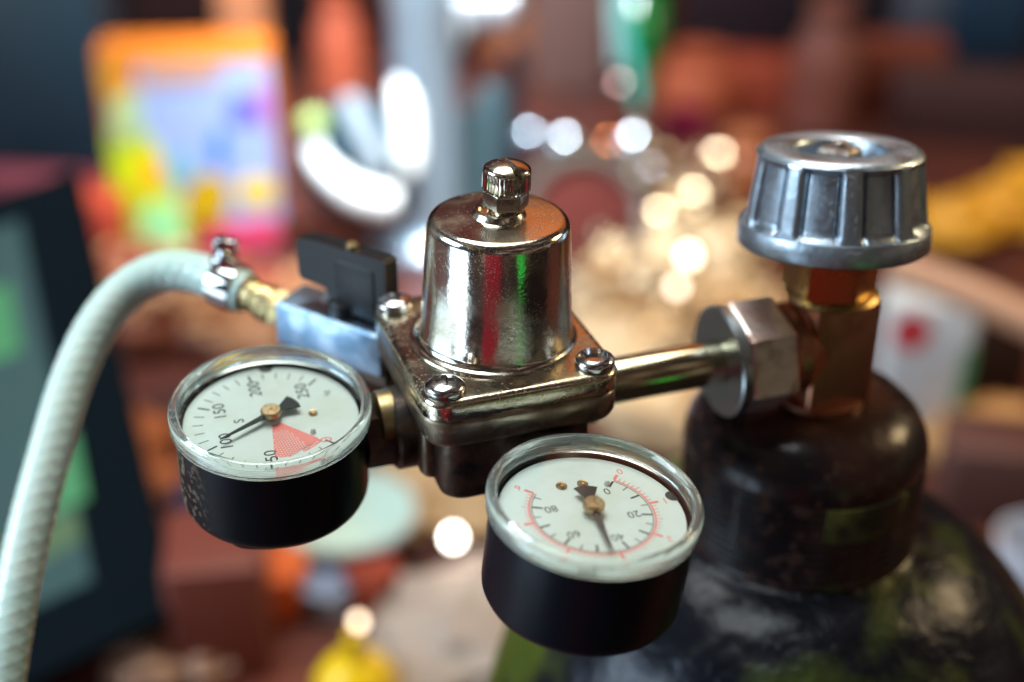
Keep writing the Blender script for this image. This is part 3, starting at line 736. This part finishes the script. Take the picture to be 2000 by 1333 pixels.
# green bottle hanging neck down from the dispenser, top edge
gbm = mat('green_glass', lin((0, 84, 36)), .12, 0, coat=.8)
GB = thing('green_bottle', 'green bottle upside down in a teal sleeve, at the top edge', 'bottle', spot(1235, 250, CZ))
top = deep(1240, -60, 1270); bot = deep(1252, 150, 1250)
ax_ = bot - top; o = MB(); o.M = axisM(top, ax_); Lg = ax_.length
o.lathe([(0, 0), (24, 2), (27, 12), (27, Lg * .55), (20, Lg * .78), (9, Lg * .95), (7, Lg + 2), (7, Lg + 22), (0, Lg + 23)], n=40); o.build('bottle_glass', gbm, GB, 50)
o = MB(); o.tube([deep(1212, -40, 1225), deep(1222, 60, 1225), deep(1240, 150, 1225), deep(1248, 215, 1225)], [6, 6, 5, 4], 20); o.build('sleeve', mat('teal_plastic', lin((40, 130, 120)), .3), GB)
o = MB(); o.tube([deep(1198, -40, 1222), deep(1204, 130, 1222)], [5, 4], 20); o.build('bracket', mat('pale_bracket', lin((110, 128, 132)), .3), GB)

# far cupboard behind the counter with dark panels painted as shaded compartments
cup = thing('cupboard', 'long red brown wooden cupboard with flat dark panels as openings across the far side', 'cupboard', (200, 2300, -1200))
o = MB(); o.box(-2200, 2600, 2300, 2700, -1200, -240, 6); o.build('cabinet', mat('far_wood', lin((104, 44, 34)), .5, 0, col2=lin((54, 26, 28)), nscale=3.0, npos=(.40, .6), detail=2), cup)
o = MB(); o.box(-2250, 2650, 2260, 2720, -239, -205, 5); o.build('cabinet_top', mat('far_wood_dark', lin((70, 40, 40)), .5), cup)
for k, (x0, x1, z0, z1) in enumerate(((-1900, -700, -900, -420), (-560, -330, -900, -260), (330, 760, -860, -420), (900, 1500, -900, -480))):
    o = MB(); o.box(x0, x1, 2288, 2299, z0, z1, 3); o.build('opening_shade_panel', mat('opening_shade', lin((38, 28, 36)), .7), cup)  # flat panels; the shade inside the openings is painted dark

far = [  # name, label, cat, px, py, w, h, colour, depth
 ('carton_box', 'dark teal carton standing at the far left edge', 'box', 70, 335, 330, 330, (12, 36, 48), 60),
 ('wooden_tray', 'mauve red tray lying in front of the teal carton', 'tray', 90, 392, 300, 40, (120, 52, 62), 30),
 ('carton_box', 'red carton low behind the arch of the hose', 'box', 175, 520, 150, 120, (172, 62, 40), 50),
 ('wooden_post', 'peach wooden post rising above the printed box', 'post', 482, 200, 90, 300, (206, 132, 92), 30),
 ('jar', 'terracotta jar with a round front between post and tap', 'jar', 668, 190, 95, 190, (176, 84, 58), 0),
 ('jar', 'dull brown jar right of the tap, top edge', 'jar', 1000, 110, 120, 110, (150, 90, 62), 0),
 ('carton_box', 'brown carton behind the green bottle, near the top edge', 'box', 1110, 180, 150, 220, (104, 76, 70), 50),
 ('carton_box', 'dark plum carton right of the green bottle', 'box', 1430, 120, 200, 180, (44, 30, 40), 50),
 ('jar', 'orange brown jar above the magenta cup', 'jar', 1360, 215, 160, 110, (156, 76, 50), 0),
 ('carton_box', 'flat red orange carton lying behind the magenta cup', 'box', 1470, 225, 210, 90, (150, 62, 40), 60),
 ('cup', 'small magenta cup left of the cylinder valve', 'cup', 1332, 305, 84, 80, (158, 30, 84), 0),
 ('jar', 'tall pinkish jar directly behind the handwheel', 'jar', 1600, 250, 130, 230, (140, 86, 76), 0),
 ('carton_box', 'rust red carton right of the pinkish jar', 'box', 1750, 230, 180, 130, (128, 62, 46), 50),
 ('carton_box', 'navy blue carton at the upper right corner', 'box', 1915, 150, 150, 170, (26, 52, 74), 50),
 ('carton_box', 'blue grey carton left of the navy one', 'box', 1800, 90, 90, 120, (96, 98, 110), 40),
 ('carton_box', 'wide plum brown carton under the navy one', 'box', 1890, 280, 300, 110, (72, 46, 46), 60),
 ('jar', 'caramel jar left of the handwheel', 'jar', 1450, 385, 120, 120, (164, 96, 62), 0),
 ('carton_box', 'low rust brown carton left of the caramel jar', 'box', 1400, 400, 200, 70, (110, 50, 40), 60),
]
for nm, lb, ct_, px, py, wp, hp_, c, dep in far:
    if dep:
        ob, M_2, W2, H2 = carton(nm, lb, ct_, px, py, wp, hp_, dep, paint(c, .5), yaw=random.uniform(-12, 12))
    elif nm == 'cup':
        turned(nm, lb, ct_, px, py, [(wp * .32, 0), (wp * .36, 3), (wp * .5, hp_), (wp * .47, hp_), (wp * .33, 5), (0, 5)], paint(c, .35))
    else:
        turned(nm, lb, ct_, px, py, [(wp * .40, 0), (wp * .5, 6), (wp * .52, hp_ * .4), (wp * .46, hp_ * .7), (wp * .3, hp_ * .82), (wp * .3, hp_ * .9), (wp * .34, hp_ * .92), (wp * .34, hp_), (0, hp_)], paint(c, .4))

# glowing balls added in place of metal glints (round soft discs)
glow_balls = [(1585, 250, 1700, 5.2, (1.0, .50, .26), 3.4, 'orange stand-in glow ball just above the handwheel'), (1600, 92, 1900, 5.5, (1, .45, .30), 2.2, 'dim coral stand-in glow ball high above the handwheel'),
         (1345, 500, 1050, 4.2, (1, .86, .66), 6.5, 'cream stand-in glow ball among the crumpled paper, left of the handwheel'), (1322, 560, 980, 3.6, (1, .84, .66), 4.0, 'lower cream stand-in glow ball left of the union nut'),
         (222, 772, 860, 3.6, (1, .70, .56), 4.6, 'pinkish stand-in glow ball inside the bend of the hose'), (885, 1050, 800, 4.4, (1, .93, .82), 11, 'white stand-in glow ball between the two gauges, low'),
         (700, 1215, 790, 3.0, (1, .78, .55), 4, 'amber stand-in glow ball over the yellow bottle')]
for x, y, d, r, c, es, lb in glow_balls:
    g = ballobj('glowing_ball', deep(x, y, d), r, mat('glow_ball_%d' % x, c, .4, 0, emit=c, estr=es * 1.5), None, 1.2, 20)
    tag(g, lb, 'light bulb', 'small glowing balls added as light spots among the clutter')  # not real bulbs: the balls stand in for metal glints

# crumpled cream packing paper, a heap behind the regulator
def heap(name, label, cat, pts, m, seed=1, R=34, flat=.5):
    o = MB()
    for k, (px, py, rr) in enumerate(pts):
        p = spot(px, py, CZ); d = (p - CAM).dot(FW); r = rr * pxmm(d)
        nseg = 18; rings = []
        for a in range(11):
            ph = PI * a / 10; ring = []
            for b in range(nseg):
                th = 2 * PI * b / nseg; v = Vector((math.sin(ph) * math.cos(th), math.sin(ph) * math.sin(th), -math.cos(ph)))
                q = 1 + .38 * noise.noise(v * 2.3 + Vector((seed * 7 + k * 3, 0, 0)))
                ring.append((p.x + v.x * r * q, p.y + v.y * r * q, CZ + max(0, (v.z * flat + flat * .8) * r * q)))
            rings.append(ring)
        o.rings(rings)
    ob = o.build(name, m, None, 20); tag(ob, label, cat); return ob
heap('crumpled_paper', 'large heap of crumpled cream paper behind the inlet pipe', 'paper', [(1230, 620, 130), (1350, 560, 130), (1300, 470, 90), (1200, 740, 120), (1330, 720, 130), (1180, 520, 80), (1430, 640, 110), (1400, 520, 90), (1290, 840, 140), (1470, 480, 60)],
     mat('cream_paper', lin((240, 208, 166)), .4, 0, col2=lin((208, 164, 116)), nscale=9, npos=(.4, .6), detail=2, coat=.3), 1)
def foil(name, label, pts, m, seed):
    o = MB(); rs = random.Random(seed)
    for (px, py, rr, n_) in pts:
        for _ in range(n_):
            a, q = rs.uniform(0, 2 * PI), math.sqrt(rs.random()); p = spot(px + rr * q * math.cos(a), py + .6 * rr * q * math.sin(a), CZ)
            s_ = rs.uniform(4, 9); o.add([(v[0] * s_, v[1] * s_, v[2] * s_) for v in ((1, 0, .3), (0, 1, .2), (-1, .2, .5), (.1, -1, .4), (0, 0, 1), (0, 0, -.4))],
                  [(0, 1, 4), (1, 2, 4), (2, 3, 4), (3, 0, 4), (1, 0, 5), (2, 1, 5), (3, 2, 5), (0, 3, 5)], Matrix.Translation(p + Vector((0, 0, 34 + rs.uniform(0, 16)))) @ Matrix.Rotation(rs.uniform(0, 6), 4, 'Z') @ Matrix.Rotation(rs.uniform(-.6, .6), 4, 'X'))
    ob = o.build(name, m, None, 0); tag(ob, label, 'foil scraps', None, 'stuff')
foil('foil_scraps', 'scraps of pale gold foil added for glints over the cream paper', [(1330, 470, 110, 60), (1260, 600, 120, 60), (1200, 520, 90, 30), (1420, 600, 70, 20), (1200, 640, 90, 26), (1320, 740, 90, 24), (1330, 400, 80, 20)], mat('gold_glint_foil', (.52, .40, .26), .22, 1), 3)  # shiny facets added to give the heap sparkling glints
foil('foil_scraps', 'bits of tan wrapper scattered left of the ball valve', [(300, 640, 110, 30), (470, 720, 120, 24), (620, 640, 60, 16)], mat('tan_wrapper', lin((196, 146, 98)), .35), 5)
heap('paper_bag', 'tan paper bag lying left of the ball valve', 'bag', [(300, 660, 120), (420, 650, 110), (560, 690, 130), (700, 730, 110)], paint((160, 102, 66), .5, col2=lin((120, 62, 42)), nscale=8, detail=2), 2)
heap('paper_bag', 'orange brown paper bag behind the left gauge case', 'bag', [(280, 880, 70), (310, 960, 60)], paint((176, 96, 50), .5), 3)
heap('cloth', 'rust red cloth heaped behind the bent hose', 'cloth', [(240, 580, 110), (420, 600, 110), (560, 610, 90)], paint((138, 58, 36), .7), 4, flat=.4)
heap('napkin', 'grey beige paper napkin between the gauges at the bottom edge', 'napkin', [(900, 1260, 170), (1040, 1180, 120), (820, 1330, 120)], paint((168, 150, 138), .5), 5, flat=.35)
heap('napkin', 'pinkish crumpled napkin at the bottom left', 'napkin', [(300, 1310, 90), (400, 1290, 80)], paint((216, 172, 146), .5), 6)
heap('cardboard', 'beige cardboard piece below the regulator body', 'cardboard', [(840, 950, 110), (920, 1010, 100), (800, 1020, 70), (900, 900, 90)], paint((186, 152, 112), .5), 7, flat=.3)

# white bowl, orange tub and yellow bottle under the left gauge
wb, pwb, kwb = turned('white_bowl', 'white bowl with mint green inside rim under the left gauge', 'bowl', 680, 1080, [(60, 0), (64, 6), (120, 60), (138, 92), (132, 92), (110, 56), (50, 10), (0, 10)], [paint((196, 198, 204), .35)])
o = MB(); o.M = Matrix.Translation(pwb); o.lathe([(133 * kwb, 95 * kwb / .92), (128 * kwb, 95 * kwb / .92), (100 * kwb, 60 * kwb), (60 * kwb, 30 * kwb), (0, 30 * kwb)], n=48, cap0=False); o.build('bowl_lining', paint((196, 216, 206), .4), None)
attach(bpy.data.objects['bowl_lining.001'] if 'bowl_lining.001' in bpy.data.objects else bpy.data.objects['bowl_lining'], wb)
turned('plastic_tub', 'orange plastic tub left of the white bowl', 'tub', 545, 1190, [(48, 0), (52, 4), (60, 95), (64, 98), (64, 104), (0, 104)], paint((232, 112, 56), .4))
turned('plastic_tub', 'blue grey plastic tub in front of the white bowl', 'tub', 640, 1190, [(44, 0), (48, 4), (52, 62), (0, 64)], paint((140, 158, 190), .4))
turned('plastic_tub', 'brick red plastic tub right of the blue grey one', 'tub', 730, 1180, [(44, 0), (48, 4), (54, 80), (0, 82)], paint((150, 62, 44), .4))
turned('sauce_bottle', 'bright yellow squeeze bottle at the bottom edge', 'bottle', 700, 1400, [(70, 0), (78, 8), (80, 90), (60, 120), (22, 140), (14, 190), (0, 192)], paint((240, 196, 8), .3))
carton('wooden_block', 'reddish brown wooden block at the bottom edge below the left gauge', 'block', 440, 1330, 190, 240, 60, paint((120, 58, 46), .5), yaw=8)
carton('carton_box', 'navy blue carton partly hidden behind the left gauge', 'box', 390, 1060, 120, 80, 40, paint((40, 44, 84), .5), yaw=-8)

# right side: packet, wooden ladle, yellow bag, boxes
pkt, M_, W_, H_ = carton('packet', 'white packet with red spot and green edge behind the cylinder valve', 'packet', 1790, 850, 165, 255, 40, paint((214, 216, 218), .4), yaw=-6)
def patch2(name, m, pts, off=.8):
    o = MB(); o.M = M_; f = [(x * W_, -off, z * H_) for x, z in pts]; b = [(x * W_, -off + .5, z * H_) for x, z in pts]
    o.rings([f, b]); return o.build(name, m, pkt, 0)
patch2('printed_spot', paint((226, 70, 80)), blob(-.25, .80, .22, .14))
patch2('printed_edge', paint((88, 150, 96)), [(.34, .05), (.49, .05), (.49, .72), (.38, .7)])
o = MB(); o.tube(catmull([deep(1740, 520, 900), deep(1830, 550, 890), deep(1930, 590, 880), deep(2060, 650, 870)], 6), 11, 20)
tag(o.build('wooden_ladle', paint((206, 154, 122), .5), None), 'pale wooden ladle handle slanting in from the right edge', 'ladle')
heap('yellow_bag', 'yellow orange bag right of the handwheel', 'bag', [(1860, 470, 90), (1950, 440, 90), (2040, 400, 90)], paint((226, 158, 40), .45), 8, flat=.5)
carton('carton_box', 'dark chocolate carton under the wooden ladle', 'box', 1910, 780, 200, 150, 50, paint((58, 42, 42), .5), yaw=6)
heap('paper_bag', 'tan paper bag right of the cylinder collar', 'bag', [(1880, 900, 90), (1950, 860, 80)], paint((206, 152, 96), .5), 9)
carton('carton_box', 'brown carton behind the shoulder of the cylinder', 'box', 1930, 1030, 190, 150, 50, paint((92, 58, 52), .5), yaw=-10)
turned('white_cup', 'white cup at the right edge beside the cylinder shoulder', 'cup', 2000, 1210, [(60, 0), (66, 5), (82, 180), (78, 180), (60, 10), (0, 10)], paint((210, 214, 226), .35))

# dark framed tablet leaning at the left, screen lit green
tb = thing('tablet', 'dark framed tablet leaning at the left edge with a green lit screen', 'tablet', spot(100, 1380, CZ))
c4 = [deep(-260, 470, 860), deep(150, 330, 880), deep(345, 1190, 735), deep(-200, 1460, 700)]
def slab(name, c4, th, m, parent, fwd=0):
    nrm = (c4[1] - c4[0]).cross(c4[3] - c4[0]).normalized()
    if nrm.dot(CAM - c4[0]) < 0: nrm = -nrm
    f = [tuple(p + nrm * fwd) for p in c4]; b = [tuple(p + nrm * (fwd - th)) for p in c4]
    o = MB(); o.rings([f, b]); return o.build(name, m, parent, 0)
slab('frame', c4, 12, mat('tablet_black', (.0035, .007, .010), .9), tb)
def lerp4(u, v): return (c4[0] * (1 - u) + c4[1] * u) * (1 - v) + (c4[3] * (1 - u) + c4[2] * u) * v
s4 = [lerp4(.05, .08), lerp4(.70, .08), lerp4(.73, .88), lerp4(.05, .88)]
sm = mat('screen_glow', lin((4, 16, 16)), .6, 0, emit=lin((34, 78, 80)), estr=.8)
slab('screen', s4, 1, sm, tb, 1.2)
gm = mat('screen_green', lin((4, 16, 14)), .6, 0, emit=lin((80, 180, 112)), estr=.6)
for (u, v, ru, rv) in ((.68, .66, .09, .07), (.52, .30, .09, .08)):
    slab('screen_icon', [lerp4(u - ru, v - rv), lerp4(u + ru, v - rv), lerp4(u + ru, v + rv), lerp4(u - ru, v + rv)], .5, gm, tb, 1.9)
gm2 = mat('screen_grass', lin((4, 16, 12)), .6, 0, emit=lin((92, 128, 80)), estr=.7)
slab('screen_icon', [lerp4(.3, .74), lerp4(.72, .74), lerp4(.72, .80), lerp4(.3, .82)], .5, gm2, tb, 1.6)

# unseen panels added over the far side: dark red on the left, orange on the right (mirrored in the bonnet top)
o = MB(); o.box(-1600, 35, 1800, 1815, 560, 1600, 3); tag(o.build('reflected_panel', mat('unseen_dark_red_panel', lin((84, 24, 22)), .8), None), 'unseen dark red panel added over the far side, mirrored in the bonnet top', 'reflected_panel')
o = MB(); o.box(40, 1600, 1800, 1815, 560, 1600, 3); tag(o.build('reflected_panel', mat('unseen_orange_panel', (.80, .22, .05), .8), None), 'unseen orange panel added over the far right side, mirrored in the bonnet top', 'reflected_panel')
# crimson panel and green card added in front of the regulator: only seen mirrored in the bonnet
o = MB(); o.box(-260, 60, -760, -748, -1100, -60, 3); tag(o.build('unseen_crimson_panel', paint((150, 10, 34), .6), None), 'unseen crimson panel added to be mirrored in the bonnet', 'unseen_crimson_panel')
o = MB(); o.M = Matrix.Translation((340, -455, -176)) @ Matrix.Rotation(rad(38), 4, 'X'); o.box(-50, -8, 0, 10, 0, 130, 3); o.box(10, 52, 0, 10, 0, 130, 3); o.box(-20, 20, 2, 8, 112, 126, 1); tag(o.build('unseen_green_card', mat('unseen_green_card', (.01, .80, .08), .5), None), 'unseen green card added to be mirrored as two stripes in the bonnet', 'card')
